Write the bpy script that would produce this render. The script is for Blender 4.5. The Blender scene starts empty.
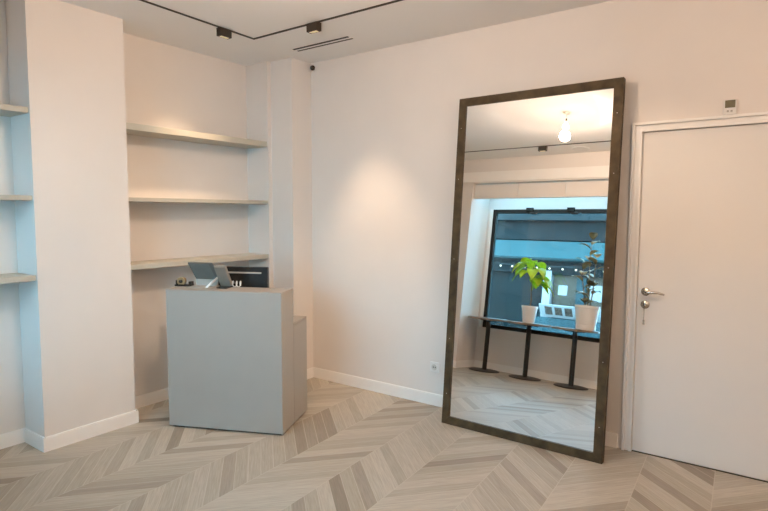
import bpy, bmesh, math, random
from mathutils import Vector, Matrix, Euler
random.seed(7)
S = bpy.context.scene
COL = S.collection
R = math.radians

# ------------------------------------------------------------------ camera
cam = bpy.data.cameras.new('camera'); camo = bpy.data.objects.new('camera', cam); COL.objects.link(camo)
cam.sensor_width = 36.0; cam.lens = 561.0 / 768.0 * 36.0; cam.clip_start = 0.02; cam.clip_end = 200
pt, yw, rl = R(4.37), R(35.8), R(0.1)
fwd = Vector((-math.sin(yw) * math.cos(pt), math.cos(yw) * math.cos(pt), -math.sin(pt)))
rgt = Vector((math.cos(yw), math.sin(yw), 0)); upv = rgt.cross(fwd)
r2 = rgt * math.cos(rl) + upv * math.sin(rl); u2 = -rgt * math.sin(rl) + upv * math.cos(rl)
camo.matrix_world = Matrix(((r2.x, u2.x, -fwd.x, 0), (r2.y, u2.y, -fwd.y, 0), (r2.z, u2.z, -fwd.z, 1.53), (0, 0, 0, 1)))
S.camera = camo

# ------------------------------------------------------------------ world, exposure
w = bpy.data.worlds.new('sky'); S.world = w; w.use_nodes = True
nt = w.node_tree; bg = nt.nodes['Background']
tc = nt.nodes.new('ShaderNodeTexCoord'); sp = nt.nodes.new('ShaderNodeSeparateXYZ'); rp = nt.nodes.new('ShaderNodeValToRGB')
nt.links.new(tc.outputs['Generated'], sp.inputs[0]); nt.links.new(sp.outputs['Z'], rp.inputs[0]); nt.links.new(rp.outputs[0], bg.inputs[0])
rp.color_ramp.elements[0].position = 0.0; rp.color_ramp.elements[0].color = (0.32, 0.66, 0.88, 1)
rp.color_ramp.elements[1].position = 0.9; rp.color_ramp.elements[1].color = (0.30, 0.68, 1.0, 1)
bg.inputs[1].default_value = 15.0
S.view_settings.view_transform = 'Standard'; S.view_settings.look = 'None'
S.view_settings.exposure = 0.10; S.view_settings.gamma = 1.0; S.view_settings.use_curve_mapping = False

WARM = (1.0, 0.725, 0.54)
WARM_SPOT = (1.0, 0.71, 0.47)
def lamp(name, kind, loc, energy, color, size=0.05, aim=None, angle=60, blend=0.8, shape=None, sy=None):
    l = bpy.data.lights.new(name, kind); o = bpy.data.objects.new(name, l); COL.objects.link(o)
    o.location = loc; l.energy = energy; l.color = color
    if kind == 'AREA':
        l.size = size
        if shape: l.shape = shape; l.size_y = sy
    else: l.shadow_soft_size = size
    if kind == 'SPOT': l.spot_size = R(angle); l.spot_blend = blend
    if aim: o.rotation_euler = (Vector(aim) - Vector(loc)).to_track_quat('-Z', 'Y').to_euler()
    return o

# ------------------------------------------------------------------ helpers
def tag(o, label=None, cat=None, group=None, kind=None):
    if label: o['label'] = label
    if cat: o['category'] = cat
    if group: o['group'] = group
    if kind: o['kind'] = kind
    return o
def thing(name, label, cat, loc=(0, 0, 0), rot=(0, 0, 0), group=None):
    o = bpy.data.objects.new(name, None); COL.objects.link(o); o.location = loc; o.rotation_euler = rot
    o.empty_display_size = 0.1
    return tag(o, label, cat, group)
def obj(name, bm, mat, parent=None, smooth=False, bevel=0, label=None):
    bmesh.ops.recalc_face_normals(bm, faces=bm.faces)
    me = bpy.data.meshes.new(name); bm.to_mesh(me); bm.free()
    if smooth:
        for p in me.polygons: p.use_smooth = True
    o = bpy.data.objects.new(name, me); COL.objects.link(o)
    for m_ in (mat if isinstance(mat, (list, tuple)) else [mat]): me.materials.append(m_)
    if parent: o.parent = parent
    if bevel:
        b = o.modifiers.new('bevel', 'BEVEL'); b.width = bevel; b.segments = 2; b.limit_method = 'ANGLE'
    if label: o['label'] = label
    return o
def struct(name, bm, mat, **k): return tag(obj(name, bm, mat, **k), kind='structure')
def box(bm, x0, x1, y0, y1, z0, z1, m=None):
    v = [bm.verts.new(p) for p in ((x0, y0, z0), (x1, y0, z0), (x1, y1, z0), (x0, y1, z0), (x0, y0, z1), (x1, y0, z1), (x1, y1, z1), (x0, y1, z1))]
    if m is not None:
        for q in v: q.co = m @ q.co
    for f in ((0, 3, 2, 1), (4, 5, 6, 7), (0, 1, 5, 4), (1, 2, 6, 5), (2, 3, 7, 6), (3, 0, 4, 7)): bm.faces.new([v[i] for i in f])
    return v
def boxes(*bs):
    bm = bmesh.new()
    for b in bs: box(bm, *b)
    return bm
def tube(bm, pts, rad, n=10, cap=True):
    pts = [Vector(p) for p in pts]; rings = []
    rads = rad if isinstance(rad, (list, tuple)) else [rad] * len(pts)
    prev = None
    for i, p in enumerate(pts):
        t = (pts[min(i + 1, len(pts) - 1)] - pts[max(i - 1, 0)]).normalized()
        if prev is None: a = t.orthogonal().normalized()
        else:
            a = prev - t * prev.dot(t); a = a.normalized() if a.length > 1e-6 else t.orthogonal().normalized()
        prev = a; b = t.cross(a)
        rings.append([bm.verts.new(p + (a * math.cos(k * 2 * math.pi / n) + b * math.sin(k * 2 * math.pi / n)) * rads[i]) for k in range(n)])
    for q, r in zip(rings, rings[1:]):
        for k in range(n): bm.faces.new((q[k], q[(k + 1) % n], r[(k + 1) % n], r[k]))
    if cap:
        bm.faces.new(rings[0][::-1]); bm.faces.new(rings[-1])
    return bm
def lathe(bm, prof, n=32, c=(0, 0, 0), close=True):
    rings = []
    for r, z in prof:
        rings.append([bm.verts.new((c[0] + r * math.cos(k * 2 * math.pi / n), c[1] + r * math.sin(k * 2 * math.pi / n), c[2] + z)) for k in range(n)])
    for q, r in zip(rings, rings[1:]):
        for k in range(n): bm.faces.new((q[k], q[(k + 1) % n], r[(k + 1) % n], r[k]))
    if close:
        bm.faces.new(rings[0][::-1]); bm.faces.new(rings[-1])
    return bm
def prism(bm, poly, z0, z1):
    a = [bm.verts.new((x, y, z0)) for x, y in poly]; b = [bm.verts.new((x, y, z1)) for x, y in poly]
    n = len(poly); bm.faces.new(a[::-1]); bm.faces.new(b)
    for i in range(n): bm.faces.new((a[i], a[(i + 1) % n], b[(i + 1) % n], b[i]))
    return bm

# ------------------------------------------------------------------ materials
def mat(name, col, rough=0.5, metal=0.0, spec=0.5, noise=0, nscale=20, bump=0, bscale=200, emit=None, es=0):
    m = bpy.data.materials.new(name); m.use_nodes = True; t = m.node_tree; b = t.nodes['Principled BSDF']
    b.inputs['Base Color'].default_value = (*col, 1); b.inputs['Roughness'].default_value = rough
    b.inputs['Metallic'].default_value = metal; b.inputs['Specular IOR Level'].default_value = spec
    co = t.nodes.new('ShaderNodeTexCoord')
    if noise:
        n = t.nodes.new('ShaderNodeTexNoise'); n.inputs['Scale'].default_value = nscale; n.inputs['Detail'].default_value = 6
        t.links.new(co.outputs['Object'], n.inputs['Vector'])
        r = t.nodes.new('ShaderNodeValToRGB')
        r.color_ramp.elements[0].color = (*[c * (1 - noise) for c in col], 1); r.color_ramp.elements[1].color = (*[min(1, c * (1 + noise)) for c in col], 1)
        r.color_ramp.elements[0].position = 0.3; r.color_ramp.elements[1].position = 0.7
        t.links.new(n.outputs['Fac'], r.inputs[0]); t.links.new(r.outputs[0], b.inputs['Base Color'])
    if bump:
        n = t.nodes.new('ShaderNodeTexNoise'); n.inputs['Scale'].default_value = bscale; t.links.new(co.outputs['Object'], n.inputs['Vector'])
        bp = t.nodes.new('ShaderNodeBump'); bp.inputs['Strength'].default_value = bump; bp.inputs['Distance'].default_value = 0.002
        t.links.new(n.outputs['Fac'], bp.inputs['Height']); t.links.new(bp.outputs[0], b.inputs['Normal'])
    if emit:
        b.inputs['Emission Color'].default_value = (*emit, 1); b.inputs['Emission Strength'].default_value = es
    return m
PAINT = (0.78, 0.74, 0.70)
M_wall = mat('wall_paint', PAINT, 0.75, spec=0.25, noise=0.015, nscale=3, bump=0.15, bscale=180)
M_ceil = mat('ceiling_paint', (0.88, 0.86, 0.835), 0.85, spec=0.2, noise=0.01, nscale=2)
M_trim = mat('trim_gloss_white', (0.90, 0.88, 0.85), 0.3, noise=0.01, nscale=5)
M_door = mat('door_white', (0.80, 0.78, 0.75), 0.38, noise=0.012, nscale=3)
M_shelf = mat('shelf_greige', (0.50, 0.475, 0.40), 0.45, noise=0.03, nscale=8)
M_counter = mat('counter_grey', (0.385, 0.36, 0.325), 0.28, noise=0.02, nscale=6)
M_countertop = mat('counter_top_grey', (0.38, 0.34, 0.30), 0.4, noise=0.02, nscale=6)
M_black = mat('black_metal', (0.025, 0.022, 0.02), 0.45, metal=0.3, noise=0.2, nscale=30)
M_rail = mat('rail_black', (0.035, 0.026, 0.018), 0.6, noise=0.1, nscale=30)
M_dark = mat('dark_plastic', (0.02, 0.018, 0.016), 0.25, noise=0.1, nscale=50)
M_grey = mat('grey_plastic', (0.42, 0.40, 0.36), 0.4, noise=0.04, nscale=30)
M_dgrey = mat('dark_grey_plastic', (0.13, 0.13, 0.12), 0.35, noise=0.08, nscale=30)
M_white = mat('white_plastic', (0.8, 0.79, 0.77), 0.4, noise=0.02, nscale=30)
M_chrome = mat('satin_nickel', (0.62, 0.60, 0.56), 0.25, metal=1.0, noise=0.05, nscale=40)
M_pot = mat('white_ceramic', (0.85, 0.84, 0.83), 0.3, noise=0.02, nscale=10)
M_soil = mat('soil', (0.05, 0.035, 0.02), 0.9, noise=0.4, nscale=60, bump=0.8, bscale=80)
M_leafA = mat('leaf_lime', (0.62, 0.76, 0.06), 0.4, noise=0.3, nscale=7)
M_leafB = mat('leaf_olive', (0.36, 0.30, 0.14), 0.4, noise=0.5, nscale=9)
for m_, tw in ((M_leafA, .5), (M_leafB, .2)):
    t = m_.node_tree; b = t.nodes['Principled BSDF']; tl = t.nodes.new('ShaderNodeBsdfTranslucent'); ms_ = t.nodes.new('ShaderNodeMixShader')
    src = b.inputs['Base Color'].links[0].from_socket; t.links.new(src, tl.inputs[0]); ms_.inputs[0].default_value = tw
    t.links.new(b.outputs[0], ms_.inputs[1]); t.links.new(tl.outputs[0], ms_.inputs[2]); t.links.new(ms_.outputs[0], t.nodes['Material Output'].inputs[0])
M_stem = mat('stem_bark', (0.22, 0.16, 0.09), 0.8, noise=0.3, nscale=40)
M_ttop = mat('table_top_brown', (0.22, 0.16, 0.11), 0.35, noise=0.25, nscale=12)
M_slate = mat('slate_facade', (0.0170, 0.0185, 0.0185), spec=0.0, rough= 0.7, noise=0.12, nscale=3)
M_slate2 = mat('slate_facade_pale', (0.0260, 0.0290, 0.0290), spec=0.0, rough= 0.7, noise=0.12, nscale=3)
M_blue = mat('blue_fascia', (0.0340, 0.0620, 0.0620), spec=0.0, rough= 0.5, noise=0.06, nscale=3)
M_beige = mat('shop_beige', (0.1000, 0.0650, 0.0480), spec=0.0, rough= 0.7, noise=0.12, nscale=5)
M_shopw = mat('shop_white', (0.3600, 0.2900, 0.2700), spec=0.0, rough= 0.5, noise=0.05, nscale=6)
M_ledge = mat('ledge_blue', (0.0350, 0.0550, 0.0580), spec=0.0, rough= 0.5, noise=0.2, nscale=10)
M_photo = mat('poster_brown', (0.0900, 0.0500, 0.0350), spec=0.0, rough= 0.5, noise=0.6, nscale=14)
M_street = mat('pale_paving', (0.22, 0.225, 0.23), 0.9, noise=0.2, nscale=6)
M_key = mat('bulb_glow', (1, 0.8, 0.55), 0.3, emit=(1.0, 0.74, 0.42), es=22)
M_string = mat('string_bulb_glow', (1, 0.8, 0.55), 0.3, emit=(1.0, 0.50, 0.20), es=1.5)
M_spot = mat('spot_lens_glow', (1, 0.85, 0.6), 0.3, emit=(1.0, 0.72, 0.42), es=0.25)
M_lcd = mat('lcd_screen', (0.16, 0.145, 0.09), 0.2, noise=0.1, nscale=60)

# paint with more life: soft hand-rolled variation is already in noise; mirror, glass, frame
def mk(name):
    m = bpy.data.materials.new(name); m.use_nodes = True; return m, m.node_tree, m.node_tree.nodes['Principled BSDF']
M_mirror, t, b = mk('mirror_silver')
b.inputs['Base Color'].default_value = (0.93, 0.945, 0.945, 1); b.inputs['Metallic'].default_value = 1; b.inputs['Roughness'].default_value = 0.0
def glassmat(name, tint, gl=0.9):
    m, t, b = mk(name); t.nodes.remove(b)
    out = t.nodes['Material Output']; tr = t.nodes.new('ShaderNodeBsdfTransparent'); g = t.nodes.new('ShaderNodeBsdfGlossy')
    tr.inputs[0].default_value = (*tint, 1); g.inputs['Roughness'].default_value = 0.01; g.inputs[0].default_value = (gl, gl, gl, 1)
    fr = t.nodes.new('ShaderNodeFresnel'); fr.inputs[0].default_value = 1.5; mx = t.nodes.new('ShaderNodeMixShader')
    t.links.new(fr.outputs[0], mx.inputs[0]); t.links.new(tr.outputs[0], mx.inputs[1]); t.links.new(g.outputs[0], mx.inputs[2]); t.links.new(mx.outputs[0], out.inputs[0])
    return m
M_glass = glassmat('window_glass', (0.86, 0.95, 0.97))
M_frame, t, b = mk('aged_bronze_frame')
tcn = t.nodes.new('ShaderNodeTexCoord'); n1 = t.nodes.new('ShaderNodeTexNoise'); n1.inputs['Scale'].default_value = 14; n1.inputs['Detail'].default_value = 8
mpn = t.nodes.new('ShaderNodeMapping'); t.links.new(tcn.outputs['Object'], mpn.inputs[0]); t.links.new(mpn.outputs[0], n1.inputs['Vector'])
rr = t.nodes.new('ShaderNodeValToRGB'); e = rr.color_ramp.elements
e[0].position = 0.3; e[0].color = (0.045, 0.031, 0.016, 1); e[1].position = 0.75; e[1].color = (0.11, 0.078, 0.040, 1)
t.links.new(n1.outputs['Fac'], rr.inputs[0]); t.links.new(rr.outputs[0], b.inputs['Base Color'])
b.inputs['Metallic'].default_value = 0.15; b.inputs['Roughness'].default_value = 0.6; b.inputs['Specular IOR Level'].default_value = 0.3

# chevron parquet -------------------------------------------------------
M_floor, t, b = mk('chevron_parquet')
N = t.nodes; L = t.links
def mth(op, a, b_=None, c_=None):
    n = N.new('ShaderNodeMath'); n.operation = op
    for i, v in enumerate((a, b_, c_)):
        if v is None: continue
        if isinstance(v, (int, float)): n.inputs[i].default_value = v
        else: L.new(v, n.inputs[i])
    return n.outputs[0]
co = N.new('ShaderNodeTexCoord'); mp = N.new('ShaderNodeMapping'); L.new(co.outputs['Object'], mp.inputs[0])
# seams run along Y, turned 3 degrees; origin on the seam at (-0.64, 3.37)
A = R(-3.2)
mp.vector_type = 'POINT'
ca, sa = math.cos(A), math.sin(A); ox, oy = -0.640, 3.37
mp.inputs['Rotation'].default_value = (0, 0, A)
mp.inputs['Location'].default_value = (-(ca * ox - sa * oy), -(sa * ox + ca * oy), 0)
sx = N.new('ShaderNodeSeparateXYZ'); L.new(mp.outputs[0], sx.inputs[0])
CW = 0.3725; PL = 0.106
u = mth('DIVIDE', sx.outputs['X'], CW); colu = mth('FLOOR', u); fu = mth('SUBTRACT', u, colu)
par = mth('FLOORED_MODULO', colu, 2.0)              # 0 for the column right of the origin seam
sg = mth('SUBTRACT', mth('MULTIPLY', par, 2.0), 1.0)   # -1 -> planks fall to the right, +1 -> rise
vv = mth('SUBTRACT', sx.outputs['Y'], mth('MULTIPLY', mth('MULTIPLY', sg, fu), CW))
vd = mth('DIVIDE', vv, PL); vi = mth('FLOOR', vd); fv = mth('SUBTRACT', vd, vi)
cx = N.new('ShaderNodeCombineXYZ'); L.new(colu, cx.inputs[0]); L.new(vi, cx.inputs[1])
wn = N.new('ShaderNodeTexWhiteNoise'); wn.noise_dimensions = '2D'; L.new(cx.outputs[0], wn.inputs['Vector'])
# grain: along plank / across plank coordinates
al = mth('MULTIPLY', fu, 1.2); cg = N.new('ShaderNodeCombineXYZ')
L.new(mth('ADD', al, mth('MULTIPLY', wn.outputs['Value'], 37.0)), cg.inputs[0]); L.new(mth('MULTIPLY', vd, 3.0), cg.inputs[1]); L.new(colu, cg.inputs[2])
gn = N.new('ShaderNodeTexNoise'); gn.inputs['Scale'].default_value = 3.2; gn.inputs['Detail'].default_value = 7; gn.inputs['Roughness'].default_value = 0.6; L.new(cg.outputs[0], gn.inputs['Vector'])
rc = N.new('ShaderNodeValToRGB'); e = rc.color_ramp.elements
e[0].position = 0.0; e[0].color = (0.285, 0.24, 0.19, 1); e[1].position = 1.0; e[1].color = (0.50, 0.455, 0.385, 1)
m1 = rc.color_ramp.elements.new(0.32); m1.color = (0.395, 0.352, 0.29, 1)
L.new(wn.outputs['Value'], rc.inputs[0])
gr = N.new('ShaderNodeValToRGB'); gr.color_ramp.elements[0].position = 0.3; gr.color_ramp.elements[0].color = (0.80, 0.79, 0.77, 1); gr.color_ramp.elements[1].position = 0.68; gr.color_ramp.elements[1].color = (1.06, 1.06, 1.06, 1)
L.new(gn.outputs['Fac'], gr.inputs[0])
mx = N.new('ShaderNodeMix'); mx.data_type = 'RGBA'; mx.blend_type = 'MULTIPLY'; mx.inputs['Factor'].default_value = 1
L.new(rc.outputs[0], mx.inputs['A']); L.new(gr.outputs[0], mx.inputs['B'])
# joints: between planks and along seams (paler lines)
jd = mth('MINIMUM', mth('MULTIPLY', mth('MINIMUM', fv, mth('SUBTRACT', 1.0, fv)), PL * 0.71), mth('MULTIPLY', mth('MINIMUM', fu, mth('SUBTRACT', 1.0, fu)), CW))
jm = mth('LESS_THAN', jd, 0.0022)
mj = N.new('ShaderNodeMix'); mj.data_type = 'RGBA'; L.new(mth('MULTIPLY', jm, 0.55), mj.inputs['Factor']); L.new(mx.outputs['Result'], mj.inputs['A']); mj.inputs['B'].default_value = (0.55, 0.50, 0.42, 1)
L.new(mj.outputs['Result'], b.inputs['Base Color'])
b.inputs['Roughness'].default_value = 0.42; b.inputs['Specular IOR Level'].default_value = 0.28
rg = N.new('ShaderNodeMapRange'); L.new(gn.outputs['Fac'], rg.inputs[0]); rg.inputs['To Min'].default_value = 0.34; rg.inputs['To Max'].default_value = 0.52; L.new(rg.outputs[0], b.inputs['Roughness'])
bp = N.new('ShaderNodeBump'); bp.inputs['Strength'].default_value = 0.12; bp.inputs['Distance'].default_value = 0.002; L.new(gn.outputs['Fac'], bp.inputs['Height']); L.new(bp.outputs[0], b.inputs['Normal'])

# ------------------------------------------------------------------ room shell
ZC = 2.86; YB = 3.785; XL = -4.08; XP = -3.80; XC = -3.54; YS = 3.50; YF = 0.42; YW = -0.10
XR = 2.4; XWL = -3.675; XWR = -0.95; XBL = -0.75; XBR = 1.7; YBAY = -1.5; ZR = 2.53
struct('floor', boxes((XL - .15, XR + .15, YBAY - .25, YB + .15, -.10, 0)), M_floor)
struct('ceiling', boxes((XL - .15, XR + .15, YBAY - .25, YB + .15, ZC, ZC + .15)), M_ceil)
DX0, DX1, DZ = -0.756, 0.10, 2.025
struct('wall_back', boxes((XC, DX0 - .02, YB, YB + .15, 0, ZC), (DX1 + .02, XR, YB, YB + .15, 0, ZC), (DX0 - .02, DX1 + .02, YB, YB + .15, DZ + .02, ZC), (DX0 - .02, DX1 + .02, YB + .11, YB + .15, 0, DZ + .02)), M_wall)
bm = bmesh.new()
prism(bm, [(XL - .15, YF), (XL, YF), (XL, 1.562), (XP, 1.562), (XP, 2.178), (XL, 2.178), (XL, YS), (XP, YS), (XP, YS + .04), (XC, YS + .04), (XC, YB + .15), (XL - .15, YB + .15)], 0, ZC)
struct('wall_left', bm, M_wall)
bm = bmesh.new()
box(bm, XL - .15, XWL, YW - .1, YF, 0, ZC)            # front wall left of the window bay
box(bm, XWL, XWR, YW - .1, YF, ZR, ZC)                # header over the bay
box(bm, XWL, XWR, YW - .1, YW, 0, 0.57)               # under the window
box(bm, XWL, XWR, YW - .1, YW, 2.26, ZR)              # over the window
box(bm, XWL, -3.64, YW - .1, YW, 0.57, 2.26)
box(bm, XWR, XBL, YBAY - .1, YW, 0, ZR); box(bm, XWR, XBR, YW, YF, ZR, ZC); box(bm, XBL, XBR, YBAY, YW, 2.7, ZC)              # pier between the window and the entrance bay
box(bm, XBR, XR, YBAY - .1, YF, 0, ZC)
box(bm, XBL, -.2, YBAY - .1, YBAY, 0, ZC); box(bm, .8, XBR, YBAY - .1, YBAY, 0, ZC); box(bm, -.2, .8, YBAY - .1, YBAY, 2.2, ZC)
struct('wall_front', bm, M_wall)
struct('wall_right', boxes((XR, XR + .15, YBAY - .1, YB + .15, 0, ZC)), M_wall)

BH, BT = 0.094, 0.014
def baseb(name, *segs):
    bm = bmesh.new()
    for s in segs: box(bm, *s, 0, BH - .008)
    for (x0, x1, y0, y1) in segs: box(bm, x0 + .002, x1 - .002, y0 + .002, y1 - .002, BH - .008, BH)
    return struct(name, bm, M_trim)
baseb('baseboard_back', (XC, -0.845, YB - BT, YB), (DX1 + .08, XR, YB - BT, YB))
baseb('baseboard_left', (XL, XL + BT, YF, 1.562), (XL + BT, XP + BT, 1.562 - BT, 1.562), (XP, XP + BT, 1.562, 2.178), (XL, XP + BT, 2.178, 2.178 + BT), (XL, XL + BT, 2.178 + BT, YS), (XL + BT, XP, YS - BT, YS), (XP, XC + BT, YS + .04 - BT, YS + .04), (XC, XC + BT, YS + .04, YB - BT))
baseb('baseboard_front', (XL + BT, XWL + BT, YF, YF + BT), (XWL, XWL + BT, YW + BT, YF), (XWL + BT, XWR, YW, YW + BT), (XBL, XBL + BT, YBAY, YW), (XBR - BT, XBR, YBAY, YF))
baseb('baseboard_right', (XR - BT, XR, YF, YB - BT))
struct('header_band', boxes((XL, XBR, YF, YF + .018, 2.545, 2.68)), M_trim)  # pale flat band on the wall above the bay opening

# ------------------------------------------------------------------ door
dr = tag(bpy.data.objects.new('door_1', None), kind='structure'); COL.objects.link(dr); dr.location = (DX0, YB, 0)
W = DX1 - DX0
bm = boxes((-.0015, W + .0015, 0.004, 0.050, 0.006, DZ + .001)); obj('door_leaf', bm, M_door, dr, bevel=0.002)
# casing: stepped architrave left, right and above
bm = bmesh.new()
for x0, x1, t_ in ((-.062, -.003, .010), (-.0615, -.044, .024), (-.020, -.0035, .018)):
    box(bm, x0, x1, -t_, 0.0, 0, DZ - x0 if x0 < -.05 else DZ - x0)
    box(bm, W - x1, W - x0, -t_, 0.0, 0, DZ - x0)
    box(bm, x1, W - x1, -t_, 0.0, DZ - x1, DZ - x0)
box(bm, -.003 - .017, -.003, 0, .11, 0, DZ + .015); box(bm, W + .003, W + .02, 0, .11, 0, DZ + .015); box(bm, -.003, W + .003, 0, .11, DZ + .003, DZ + .018)
obj('door_casing', bm, M_trim, dr, bevel=0.002)
# lever handle
hx, hz = 0.046, 1.04
def disc_y(bm, x, z, y0, y1, r, n=24):
    tube(bm, [(x, y0, z), (x, y1, z)], r, n)
bm = bmesh.new(); disc_y(bm, hx, hz, 0.010, -0.001, .026); disc_y(bm, hx, hz, 0.0, -.045, .010, 14)
tube(bm, [(hx, -.042, hz), (hx + .012, -.052, hz), (hx + .035, -.054, hz + .002), (hx + .08, -.053, hz + .003), (hx + .115, -.050, hz - .006)], [.009, .010, .009, .008, .006], 12)
hd = obj('door_handle', bm, M_chrome, dr, smooth=True, label='satin nickel lever handle')
bm = bmesh.new(); disc_y(bm, hx, hz - .082, 0.010, -0.002, .026)
obj('lock_rosette', bm, M_chrome, dr, smooth=True)
bm = bmesh.new(); box(bm, hx - .002, hx + .002, -.032, -.002, hz - .088, hz - .076); lathe(bm, [(.011, -.001), (.011, .001)], 16, (hx, -.034, hz - .082))
tube(bm, [(hx, -.030, hz - .090), (hx + .001, -.028, hz - .13), (hx, -.028, hz - .175)], .0018, 6)
box(bm, hx - .006, hx + .006, -.030, -.026, hz - .205, hz - .175)
obj('key', bm, M_chrome, dr)
struct('trim_threshold', boxes((DX0, DX1, YB + .0, YB + .06, 0, .004)), M_rail)

# ------------------------------------------------------------------ windows
wn1 = tag(bpy.data.objects.new('window_1', None), kind='structure'); COL.objects.link(wn1); wn1.location = (0, YW, 0)
x0, x1, z0, z1 = -3.64, XWR, 0.57, 2.26
bm = boxes((x0, x0 + .045, -.06, .012, z0, z1)); obj('window_reveal', bm, M_trim, wn1)
xa = x0 + .045
bm = boxes((xa, xa + .05, -.06, .0, z0 + .055, z1 - .05), (x1 - .05, x1, -.06, .0, z0 + .055, z1 - .05), (xa, x1, -.06, .0, z1 - .05, z1), (xa, x1, -.06, .0, z0, z0 + .055))
M_wf = mat('window_frame_dark', (0.03, 0.028, 0.025), 0.6, spec=0.15, noise=0.1, nscale=20)
obj('window_frame', bm, M_wf, wn1, bevel=.002)
obj('window_pane', boxes((xa + .05, x1 - .05, -.036, -.028, z0 + .055, z1 - .05)), M_glass, wn1)
for hx_ in (-3.02, -2.45):
    bm = boxes((hx_ - .07, hx_ + .03, .0, .025, z1 - .03, z1 + .02), (hx_ - .02, hx_ + .09, .0, .018, z1 - .07, z1 - .045)); obj('window_hinge', bm, M_dark, wn1, bevel=.003)
d2 = tag(bpy.data.objects.new('door_2', None), kind='structure'); COL.objects.link(d2); d2.location = (0, YBAY, 0)
obj('door_leaf', boxes((-.19, .79, -.06, -.02, .005, 2.19)), M_door, d2)
# blind housing panels across the front of the bay
for i, (a, b_) in enumerate(((-3.670, -3.031), (-3.029, -2.401), (-2.399, -1.77))):
    o = obj('blind_housing', boxes((a, b_, YF - .09, YF - .05, 2.325, ZR - .014)), M_wall, bevel=.002)
    tag(o, ['cream blind housing panel over the window bay, leftmost of three in the mirror', 'cream blind housing panel over the window bay, the middle one above the leafy green plant',
            'cream blind housing panel over the window bay, rightmost of three in the mirror'][i], 'panel', 'blind housing panels over the window bay')

# cool light strip hidden behind the blind housing, washing the bay
o = obj('light_strip', boxes((-3.6, -1.8, .13, .17, ZR - .012, ZR)), mat('cool_strip', (.6, .85, 1), .4, emit=(.4, .75, 1), es=2)); tag(o, 'cool white light strip tucked above the window bay behind the blind housing', 'light strip')
lamp('bay_strip_light', 'AREA', (-2.7, .15, ZR - .016), 7.5, (0.40, 0.76, 1.0), 1.8, (-2.7, .10, 0), shape='RECTANGLE', sy=.04)

# ------------------------------------------------------------------ shelves
def shelf(y0, y1, zb, th, label, xf=-3.812):
    o = obj('wall_shelf', boxes((XL, xf, y0, y1, zb, zb + th)), M_shelf, bevel=.0025); tag(o, label, 'shelf', 'shelves in the wall alcoves')
shelf(2.18, YS, 2.113, .047, 'greige wall shelf in the alcove behind the counter, highest of its three')
shelf(2.18, YS, 1.606, .030, 'greige wall shelf in the alcove behind the counter, middle of its three')
shelf(2.18, YS, 1.115, .038, 'greige wall shelf in the alcove behind the counter, lowest, just above the till')
shelf(YF, 1.560, 2.135, .034, 'highest shelf in the alcove at the left edge, left of the pillar')
shelf(YF, 1.560, 1.602, .030, 'middle shelf in the bluish alcove at the left edge, left of the pillar')
shelf(YF, 1.560, 1.100, .034, 'lowest shelf in the bluish alcove at the left edge, left of the pillar')

# ------------------------------------------------------------------ counter
ct = thing('reception_counter', 'grey reception counter box with a lower stepped desk behind it', 'counter', (-3.531, 2.274, 0), (0, 0, R(24.4)))
CWD = .860
def dslab(x0, x1, y0, y1, z0, z1): return boxes((x0, x1, y0, y1, z0, z1))
obj('counter_body', dslab(0, CWD, 0, .225, .012, .984), M_counter, ct, bevel=.003)
obj('counter_top', dslab(0, CWD, 0, .225, .9845, .991), M_countertop, ct, bevel=.002)
obj('plinth', dslab(.02, CWD - .02, .02, .49, 0, .012), M_rail, ct)
obj('desk_side', dslab(CWD - .03, CWD, .227, .505, .012, .718), M_counter, ct, bevel=.002)
obj('desk_side', dslab(0, .03, .227, .505, .012, .718), M_counter, ct, bevel=.002)
obj('desk_top', dslab(0, CWD, .227, .505, .720, .742), M_countertop, ct, bevel=.002)
cm = Matrix.Translation((-3.531, 2.274, 0)) @ Matrix.Rotation(R(24.4), 4, 'Z')
def on_counter(name, label, cat, u_, d_, z, rz=0): return thing(name, label, cat, cm @ Vector((u_, d_, z)), (0, 0, R(24.4 + rz)))
# monitor on the lower desk, back turned to the customer
mo = on_counter('till_monitor', 'black till monitor seen from behind over the counter', 'monitor', .405, .345, .742)
obj('monitor_back', dslab(-.215, .215, -.012, .022, .05, .385), M_dark, mo, bevel=.006)
obj('ridge', dslab(-.17, .17, -.020, -.0125, .335, .347), M_grey, mo, bevel=.003, label='pale grey ridge')
obj('screen', dslab(-.2, .2, .0225, .024, .065, .37), M_dgrey, mo)
bm = bmesh.new(); box(bm, -.03, .03, -.008, .01, .012, .10); box(bm, -.11, .11, -.06, .07, 0, .012); obj('monitor_foot', bm, M_dark, mo)
# tablet leaning back over its stand
tb = on_counter('till_tablet', 'dark grey tablet reclined on a pale metal stand', 'tablet', .22, .14, .991)
mt_ = Matrix.Translation((-.02, .075, .062)) @ Matrix.Rotation(R(131), 4, 'X')
bm = bmesh.new(); box(bm, -.085, .105, -.003, .165, .0, .012, mt_); obj('tablet_back', bm, M_dgrey, tb, bevel=.004)
bm = bmesh.new(); box(bm, -.076, .078, .008, .155, .0121, .0133, mt_); obj('back_plate', bm, mat('slate_panel', (.17, .18, .17), .4, noise=.05), tb)
bm = bmesh.new(); box(bm, -.08, .10, .002, .16, -.0015, -.0001, mt_); obj('screen', bm, M_dark, tb)
bm = bmesh.new(); box(bm, -.115, .075, -.06, .085, 0, .006); box(bm, -.105, .07, .070, .076, .004, .075); obj('stand_base', bm, M_grey, tb, bevel=.002)
bm = bmesh.new(); tube(bm, [(.045, -.055, .008), (.062, .0, .04), (.082, .055, .072)], .008, 8); obj('stand_leg', bm, M_white, tb, smooth=True)
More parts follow.
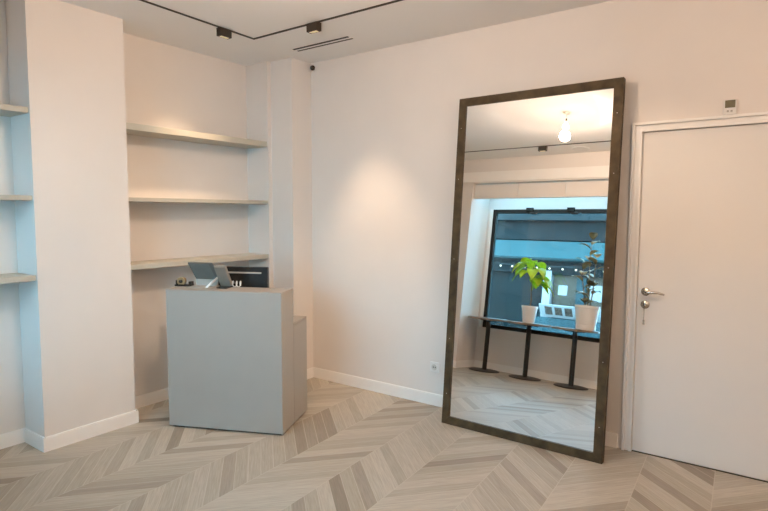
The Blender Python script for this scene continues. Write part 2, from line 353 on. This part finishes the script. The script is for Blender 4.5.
# payment handset beside the tablet
ph = on_counter('payment_handset', 'grey payment handset leaning beside the tablet', 'card reader', .36, .125, .991)
mp_ = Matrix.Translation((.02, .085, .014)) @ Matrix.Rotation(R(124), 4, 'X')
bm = bmesh.new(); box(bm, -.062, .034, .0, .19, .0, .024, mp_); obj('handset_body', bm, mat('taupe_plastic', (.26, .235, .20), .45, noise=.06), ph, bevel=.012)
bm = bmesh.new(); box(bm, -.035, .018, .085, .165, -.0015, -.0001, mp_); obj('screen', bm, M_dark, ph)
bm = bmesh.new(); box(bm, -.03, .05, -.02, .09, 0, .010); box(bm, -.02, .04, .084, .09, .010, .03); obj('cradle', bm, M_dark, ph, bevel=.003)
# coiled cable
bm = bmesh.new(); P = []
for i in range(110):
    a = i / 110 * 2 * math.pi * 2.6; P.append((-.035 + i / 110 * .075, .020 * math.cos(a), .024 + .020 * math.sin(a)))
tube(bm, P, .004, 6); cb = on_counter('coiled_cable', '', '', .475, .21, .991)
me_cb = obj('coiled_cable', bm, M_white, smooth=True); me_cb.matrix_world = cm @ Matrix.Translation((.445, .19, .992)); bpy.data.objects.remove(cb)
me_cb.name = 'coiled_cable'; tag(me_cb, 'small white coiled cable on the counter by the monitor', 'cable')
# tape dispenser
td = on_counter('tape_dispenser', 'small black tape dispenser with a tan roll on the left end of the counter', 'tape dispenser', .03, .185, .991, 4)
bm = bmesh.new(); box(bm, -.06, .07, -.025, .025, 0, .014); box(bm, -.052, -.045, -.022, .022, .014, .045); box(bm, .045, .068, -.02, .02, .014, .036)
bmesh.ops.create_cone(bm, cap_ends=True, segments=20, radius1=.012, radius2=.012, depth=.05, matrix=Matrix.Translation((-.015, 0, .036)) @ Matrix.Rotation(R(90), 4, 'X'))
obj('dispenser_body', bm, M_dark, td, bevel=.003)
bm = bmesh.new()
prof = []
for k in range(28):
    a = k * 2 * math.pi / 28
    prof.append([bm.verts.new((-.015 + r_ * math.cos(a), y_, .036 + r_ * math.sin(a))) for r_, y_ in ((.013, -.014), (.031, -.014), (.031, .014), (.013, .014))])
for k in range(28):
    p_, q_ = prof[k], prof[(k + 1) % 28]
    for j in range(4): bm.faces.new((p_[j], p_[(j + 1) % 4], q_[(j + 1) % 4], q_[j]))
obj('tape_roll', bm, mat('tan_tape', (.30, .21, .10), .35, noise=.05), td, smooth=False)

# ------------------------------------------------------------------ leaning mirror
MW, MH, TH, FW = 1.136, 2.366, .045, .056
mr = thing('floor_mirror', 'tall floor mirror in an aged bronze frame leaning against the wall', 'mirror')
yaw, lean = R(-1.0), R(5.14)
mr.matrix_world = Matrix.Translation((-1.996, 3.489, 0)) @ Matrix.Rotation(yaw, 4, 'Z') @ Matrix.Rotation(-lean, 4, 'X')
def rail(p): # mitred frame member from polygon in XZ
    bm = bmesh.new(); a = [bm.verts.new((x, 0, z)) for x, z in p]; b2 = [bm.verts.new((x, TH, z)) for x, z in p]
    bm.faces.new(a); bm.faces.new(b2[::-1])
    for i in range(4): bm.faces.new((a[i], b2[i], b2[(i + 1) % 4], a[(i + 1) % 4]))
    return bm
obj('frame_side', rail([(0, 0), (FW, FW), (FW, MH - FW), (0, MH)]), M_frame, mr, bevel=.0015)
obj('frame_side', rail([(MW, 0), (MW - FW, FW), (MW - FW, MH - FW), (MW, MH)]), M_frame, mr, bevel=.0015)
obj('frame_rail', rail([(0, 0), (MW, 0), (MW - FW, FW), (FW, FW)]), M_frame, mr, bevel=.0015)
obj('frame_rail', rail([(0, MH), (MW, MH), (MW - FW, MH - FW), (FW, MH - FW)]), M_frame, mr, bevel=.0015)
obj('mirror_glass', boxes((FW - .004, MW - FW + .004, .012, .018, FW - .004, MH - FW + .004)), M_mirror, mr)
obj('back_board', boxes((FW - .01, MW - FW + .01, .0185, .030, FW - .01, MH - FW + .01)), M_rail, mr)
for sx_ in (FW * .5, MW - FW * .5):
    for sz_ in (.22, .62, 1.2, 1.78, 2.15):
        bm = bmesh.new(); tube(bm, [(sx_, 0.001, sz_), (sx_, -.001, sz_)], .0032, 12); obj('screw', bm, M_grey, mr)

# ------------------------------------------------------------------ wall bits
ot = thing('wall_outlet', 'white wall socket low on the wall beside the mirror', 'socket', (-2.229, YB, .309))
obj('cover_plate', boxes((-.041, .041, -.010, 0, -.041, .041)), M_white, ot, bevel=.004)
bm = bmesh.new(); 
prof = [(.024, 0), (.024, .004), (.019, .004), (.019, .0005)]
for p_ in [0]:
    rings = [[bm.verts.new((r_ * math.cos(k * math.pi / 12), -.010 - y_, r_ * math.sin(k * math.pi / 12))) for k in range(24)] for r_, y_ in prof]
    for q_, r_ in zip(rings, rings[1:]):
        for k in range(24): bm.faces.new((q_[k], q_[(k + 1) % 24], r_[(k + 1) % 24], r_[k]))
    bm.faces.new(rings[-1])
obj('socket_well', bm, mat('socket_ivory', (.6, .58, .54), .4, noise=.02), ot)
for dx in (-.0095, .0095):
    bm = bmesh.new(); tube(bm, [(dx, -.0106, 0), (dx, -.0114, 0)], .0045, 10); obj('pin_hole', bm, M_dark, ot)
th_ = thing('thermostat', 'small white thermostat with an olive display above the door', 'thermostat', (-.303, YB, 2.130))
obj('thermostat_case', boxes((-.032, .032, -.020, 0, -.042, .042)), M_white, th_, bevel=.004)
obj('display', boxes((-.024, .026, -.0225, -.0195, -.004, .038)), M_lcd, th_)
obj('button', boxes((-.014, -.004, -.0225, -.0195, -.028, -.018)), M_grey, th_); obj('button', boxes((.004, .014, -.0225, -.0195, -.028, -.018)), M_grey, th_)
sn = thing('security_camera', 'small black dome camera high in the wall corner', 'camera', (-3.500, YB, 2.812))
bm = bmesh.new(); tube(bm, [(0, 0, 0), (0, -.012, 0)], .026, 20); obj('mount', bm, M_white, sn)
bm = bmesh.new(); bmesh.ops.create_uvsphere(bm, u_segments=20, v_segments=12, radius=.023, matrix=Matrix.Translation((0, -.022, 0))); obj('dome', bm, M_dark, sn, smooth=True)

# ------------------------------------------------------------------ ceiling: track, heads, slot vent, pendant, speaker
TX0, TX1, TY0, TY1 = -3.40, -0.40, 0.82, 3.00
hw = .011
bm = boxes((TX0 - hw, TX1 + hw, TY1 - hw, TY1 + hw, ZC - .004, ZC), (-3.66, TX1 + hw, TY0 - hw, TY0 + hw, ZC - .004, ZC), (TX1 - hw, TX1 + hw, TY0 + hw, TY1 - hw, ZC - .004, ZC))
box(bm, -hw, hw, -1.62, -hw, -.004, 0, Matrix.Translation((TX0, TY1, ZC)) @ Matrix.Rotation(R(2.2), 4, 'Z'))
tr_ = obj('track_rail', bm, M_rail)
tag(tr_, 'thin black lighting track with a corner on the ceiling', 'track')
heads = [((-3.39, 2.712), 90, (-4.05, 2.72, 1.45), 'black track light on the ceiling over the alcove shelves, left of the track corner', 50),
         ((-2.775, 3.00), 0, (-2.84, 3.785, 0.85), 'black track light on the ceiling right of the track corner, by the slot vent', 74),
         ((-2.55, 0.82), 0, (-3.6, 1.9, 0.9), 'black track light on the ceiling seen only in the mirror', 16),
         ((-3.35, 1.45), 90, (-3.80, 1.7, 1.2), 'black track light on the ceiling nearer the pillar', 3),
         ((-1.15, 3.00), 0, (-0.62, 3.785, 1.2), 'black track light on the ceiling before the door', 20),
         ((-1.60, 3.00), 0, (-3.15, 2.7, 0.5), 'added black track light out of view on the far run, brightening the counter', 60),  # added unseen head, puts warm light on the counter's side face
         ((-1.35, 0.82), 0, (-3.9, 2.9, 0.7), 'added black track light out of view on the near run, filling the counter and alcove', 26),  # also added out of view: even fill towards alcove and counter
         ((-0.85, 0.82), 0, (-2.5, 3.785, 0.5), 'added black track light out of view on the near run, evening out the long wall', 20),  # added fill head out of view, spreads light low on the long wall
         ((-0.40, 1.60), 90, (-0.6, 3.785, 0.5), 'added black track light out of view on the right run, filling the door wall', 24)]  # unseen extra head, added to fill the wall around the door
hp = None
for (x, y), rz, aim, lab, en in heads:
    h_ = thing('track_light', lab, 'track light', (x, y, ZC - .004), (0, 0, R(rz)), 'black track lights on the ceiling track')
    if hp is None:
        a_ = obj('light_box', boxes((-.050, .050, -.024, .024, -.058, 0)), M_rail, h_, bevel=.002)
        b_ = obj('lens', boxes((-.034, .034, -.013, .013, -.0600, -.0575)), M_spot, h_); hp = (a_, b_)
    else:
        for q in hp:
            c_ = q.copy(); COL.objects.link(c_); c_.parent = h_
    lamp('track_beam', 'SPOT', (x, y, ZC - .085), en, WARM_SPOT, .03, aim, 52 if en == 74 else 62, 1.0)
sv = thing('slot_vent', 'two slot linear air vent in the ceiling above the corner', 'vent', (-3.065, 3.405, ZC))
for dy in (-.024, .024): obj('slot', boxes((-.29, .29, dy - .010, dy + .010, -.004, 0)), M_rail, sv)
obj('vent_bar', boxes((-.295, .295, -.013, .013, -.003, 0)), M_ceil, sv)
pl = thing('pendant_bulb', 'bare glowing bulb hanging from the ceiling, seen in the mirror', 'pendant light', (-1.90, 1.85, ZC))
bm = lathe(bmesh.new(), [(.035, 0), (.035, -.012), (.02, -.018), (.006, -.02)], 28); obj('canopy', bm, M_white, pl, smooth=False)
bm = tube(bmesh.new(), [(0, 0, -.02), (0, 0, -.07)], .003, 8); obj('cord', bm, M_white, pl)
bm = lathe(bmesh.new(), [(.004, -.06), (.008, -.063), (.008, -.098), (.006, -.102)], 20); obj('lamp_holder', bm, M_dgrey, pl)
bm = lathe(bmesh.new(), [(.010, -.098), (.013, -.108), (.025, -.122), (.032, -.142), (.029, -.16), (.018, -.173), (.002, -.177)], 24); obj('bulb', bm, M_key, pl, smooth=True)
lamp('pendant_glow', 'POINT', (-1.90, 1.85, ZC - .24), 46, WARM, .05)
fill_pendant = pl.copy(); COL.objects.link(fill_pendant); fill_pendant.location = (0.55, 1.85, ZC); fill_pendant['label'] = 'added fill bulb hanging out of view from the ceiling at the right of the room'  # second pendant, added out of view to lift the general light level
for ch in list(pl.children):
    c_ = ch.copy(); COL.objects.link(c_); c_.parent = fill_pendant
lamp('pendant_glow', 'POINT', (0.55, 1.85, ZC - .24), 44, WARM, .05)  # fill light of the added second bulb
bm = lathe(bmesh.new(), [(.10, 0), (.10, -.006), (.094, -.008), (.03, -.009)], 32, (-2.17, .60, ZC)); o = obj('ceiling_speaker', bm, M_white)
tag(o, 'round white flush ceiling speaker near the track, seen in the mirror', 'speaker')

# ------------------------------------------------------------------ tables in the bay
def table(x, y, lab):
    t_ = thing('bistro_table', lab, 'table', (x, y, 0), group='small round tables in the window bay')
    obj('table_top', lathe(bmesh.new(), [(.281, .690), (.287, .693), (.287, .711), (.281, .714)], 48), M_ttop, t_)
    obj('pedestal', tube(bmesh.new(), [(0, 0, .012), (0, 0, .675)], .030, 16), M_black, t_, smooth=False)
    bm = boxes((-.12, .12, -.02, .02, .675, .690), (-.02, .02, -.12, -.021, .675, .690), (-.02, .02, .021, .12, .675, .690)); obj('top_bracket', bm, M_black, t_)
    obj('base_plate', lathe(bmesh.new(), [(.205, 0), (.205, .006), (.19, .011), (.04, .015)], 40), M_black, t_)
    return t_
table(-3.385, .135, 'round brown bistro table at the left end of the bay, with nothing on it')
table(-2.805, .130, 'round brown bistro table in the middle, carrying the lime green plant')
table(-2.200, .140, 'round brown bistro table at the right end, carrying the tall dark plant')
# plants
def leaf(bm, base, direction, length, width, droop, seg=7):
    d = Vector(direction).normalized(); side = d.cross(Vector((0, 0, 1)))
    side = side.normalized() if side.length > .1 else Vector((1, 0, 0))
    p = Vector(base); rows = []
    for i in range(seg + 1):
        s = i / seg; wd = width * math.sin(math.pi * min(1, (s * .93 + .05)) ** .8) * .5
        rows.append((p.copy(), wd)); d = (d + Vector((0, 0, -droop / seg))).normalized(); p += d * length / seg
    vs = []
    for (q, wd) in rows:
        nrm = Vector((0, 0, 1))
        vs.append([bm.verts.new(q + side * wd + nrm * wd * .25), bm.verts.new(q), bm.verts.new(q - side * wd + nrm * wd * .25)])
    for a_, b_ in zip(vs, vs[1:]):
        for j in (0, 1): bm.faces.new((a_[j], a_[j + 1], b_[j + 1], b_[j]))
def leafobj(mat_, parent, *a):
    bm = bmesh.new(); leaf(bm, *a); o = obj('leaf', bm, mat_, parent, smooth=True)
    s_ = o.modifiers.new('thick', 'SOLIDIFY'); s_.thickness = .0015
p1 = thing('potted_plant', 'low lime green plant with broad drooping leaves in a white pot', 'plant', (-2.825, .125, .714))
obj('pot', lathe(bmesh.new(), [(.074, 0), (.100, .19), (.106, .192), (.106, .222), (.099, .222), (.094, .19), (.09, .185), (.0005, .184)], 36, close=False), M_pot, p1, smooth=False)
obj('soil', lathe(bmesh.new(), [(.097, .185), (.05, .193), (.001, .195)], 24, close=False), M_soil, p1)
obj('trunk', tube(bmesh.new(), [(0, 0, .18), (.01, 0, .3), (-.004, 0, .45), (.0, .0, .62)], [.010, .008, .007, .005], 8), M_stem, p1, smooth=True)
for i in range(17):
    a = i * 2.4; zt = .46 + .36 * ((i * 7) % 17) / 17
    top = Vector((math.cos(a) * .07, math.sin(a) * .06, zt + .04))
    bm = tube(bmesh.new(), [(0, 0, min(.615, zt - .04)), top * .6 + Vector((0, 0, zt * .4 - .0)), top], [.0035, .003, .002], 6); obj('petiole', bm, M_leafA, p1)
    leafobj(M_leafA, p1, top, (math.cos(a), math.sin(a) * .8, .35), .22 + .04 * (i % 3), .15, 1.9)
p2 = thing('potted_plant', 'tall dark olive leaved plant in the larger white pot', 'plant', (-2.085, .13, .714))
obj('pot', lathe(bmesh.new(), [(.112, 0), (.118, .004), (.120, .065), (.114, .068), (.118, .07), (.142, .262), (.148, .265), (.148, .298), (.138, .298), (.132, .262), (.12, .25), (.0005, .25)], 40, close=False), M_pot, p2)
obj('soil', lathe(bmesh.new(), [(.128, .252), (.06, .262), (.001, .264)], 24, close=False), M_soil, p2)
for k, (dx, dy, hh) in enumerate(((0, 0, 1.12), (-.055, .015, .82), (.05, -.02, .9))):
    pts_ = [(dx * .5, dy * .5, .25), (dx * .9, dy, .25 + (hh - .25) * .35), (dx * 1.3 - .02, dy * 1.2, .25 + (hh - .25) * .7), (dx * 1.2, dy, hh)]
    obj('stem', tube(bmesh.new(), pts_, [.009, .007, .006, .003], 8), M_stem, p2, smooth=True)
    nl = 12 if k == 0 else 7
    for i in range(nl):
        s = (i + 1) / nl; f = s * 3; j = min(2, int(f)); q = Vector(pts_[j]).lerp(Vector(pts_[j + 1]), f - j) if j < 3 else Vector(pts_[3])
        a = i * 2.4 + k * 1.3
        leafobj(M_leafB, p2, q, (math.cos(a), math.sin(a), .9 + .5 * s), .15 + .03 * (i % 2), .10, 1.2)

# ------------------------------------------------------------------ street outside
GZ = -.15
struct('ground', boxes((-16, 12, -12, YBAY - .26, GZ - .1, GZ)), M_street)
YE = -5.0
bd = thing('shop_building', 'slate grey shop building across the street, seen in the mirror through the window', 'building', (0, YE, GZ))
z = -GZ
obj('facade', boxes((-14, -1.5, -1.0, -.25, 0, 3.35), (-14, -1.5, -.25, -.1, 2.5 + z, 2.9 + z)), M_slate, bd)
obj('upper_band', boxes((-14, -1.5, -.1, .06, 2.93 + z, 3.2 + z)), M_slate2, bd)
bm = bmesh.new(); v_ = [(-.1, 2.46 + z), (.0, 2.46 + z), (.26, 2.06 + z), (.22, 2.02 + z), (-.1, 2.02 + z)]
a_ = [bm.verts.new((-14, y_, z_)) for y_, z_ in v_]; b_ = [bm.verts.new((-1.5, y_, z_)) for y_, z_ in v_]
bm.faces.new(a_); bm.faces.new(b_[::-1])
for i in range(5): bm.faces.new((a_[i], a_[(i + 1) % 5], b_[(i + 1) % 5], b_[i]))
obj('fascia', bm, M_blue, bd, label='pale blue sloping fascia')
obj('lintel', boxes((-14, -1.5, -.25, -.02, 1.72 + z, 2.02 + z)), M_slate, bd)
M_sg = mat('shop_glass_teal', (0.0080, 0.0120, 0.0120), 0.3, spec=0.03, noise=0.2, nscale=2)
obj('shop_window', boxes((-8.2, -4.72, -.22, -.16, .45 + z, 1.72 + z)), M_sg, bd)
obj('shop_panel', boxes((-4.52, -2.2, -.22, -.12, 1.02 + z, 1.72 + z)), M_beige, bd)
obj('door_post', boxes((-4.72, -4.54, -.22, .0, 0, 1.80 + z)), M_shopw, bd)
obj('pillar', boxes((-3.98, -3.78, -.12, -.04, 1.02 + z, 1.68 + z)), M_ledge, bd)
for (a0, a1, c0, c1) in ((-4.40, -4.20, 1.28, 1.50), (-3.70, -3.45, 1.2, 1.55)):
    obj('poster', boxes((a0, a1, -.12, -.11, c0 + z, c1 + z)), M_shopw, bd)
obj('stall_riser', boxes((-14, -1.5, -.22, -.05, 0, .45 + z)), M_ledge, bd)
mb = thing('menu_board', 'white sloping board of food photos across the street, in the mirror', 'sign', (-4.25, YE + .12, .78))
ms = Matrix.Rotation(R(-35), 4, 'X')
bm = bmesh.new(); box(bm, -.40, .95, -.01, .01, 0, .32, ms); obj('board', bm, M_shopw, mb)
for i in range(3):
    bm = bmesh.new(); box(bm, -.28 + i * .22, -.12 + i * .22, .0101, .012, .07, .27, ms); obj('photo', bm, M_photo, mb)
cr = tag(obj('blue_crate', boxes((-4.75, -2.2, YE + .02, YE + .42, GZ, .76)), M_ledge), 'blue front ledge box under the white menu board across the street', 'ledge')
sl = thing('string_lights', 'string of small glowing bulbs across the shopfront, in the mirror', 'string lights', (0, YE + .20, 1.83))
bm = bmesh.new(); P = [(-6.4 + i * .1, 0, .05 + .02 * math.cos((i % 28) / 28 * 6.28)) for i in range(52)]; tube(bm, P, .006, 5); obj('wire', bm, M_dark, sl)
for xx in (-6.25, -5.97, -5.69, -5.40, -5.10, -4.81, -4.52, -4.23, -3.94, -3.65, -3.36):
    bm = bmesh.new(); bmesh.ops.create_uvsphere(bm, u_segments=12, v_segments=8, radius=.020, matrix=Matrix.Translation((xx, 0, 0))); obj('bulb', bm, M_string, sl, smooth=True)
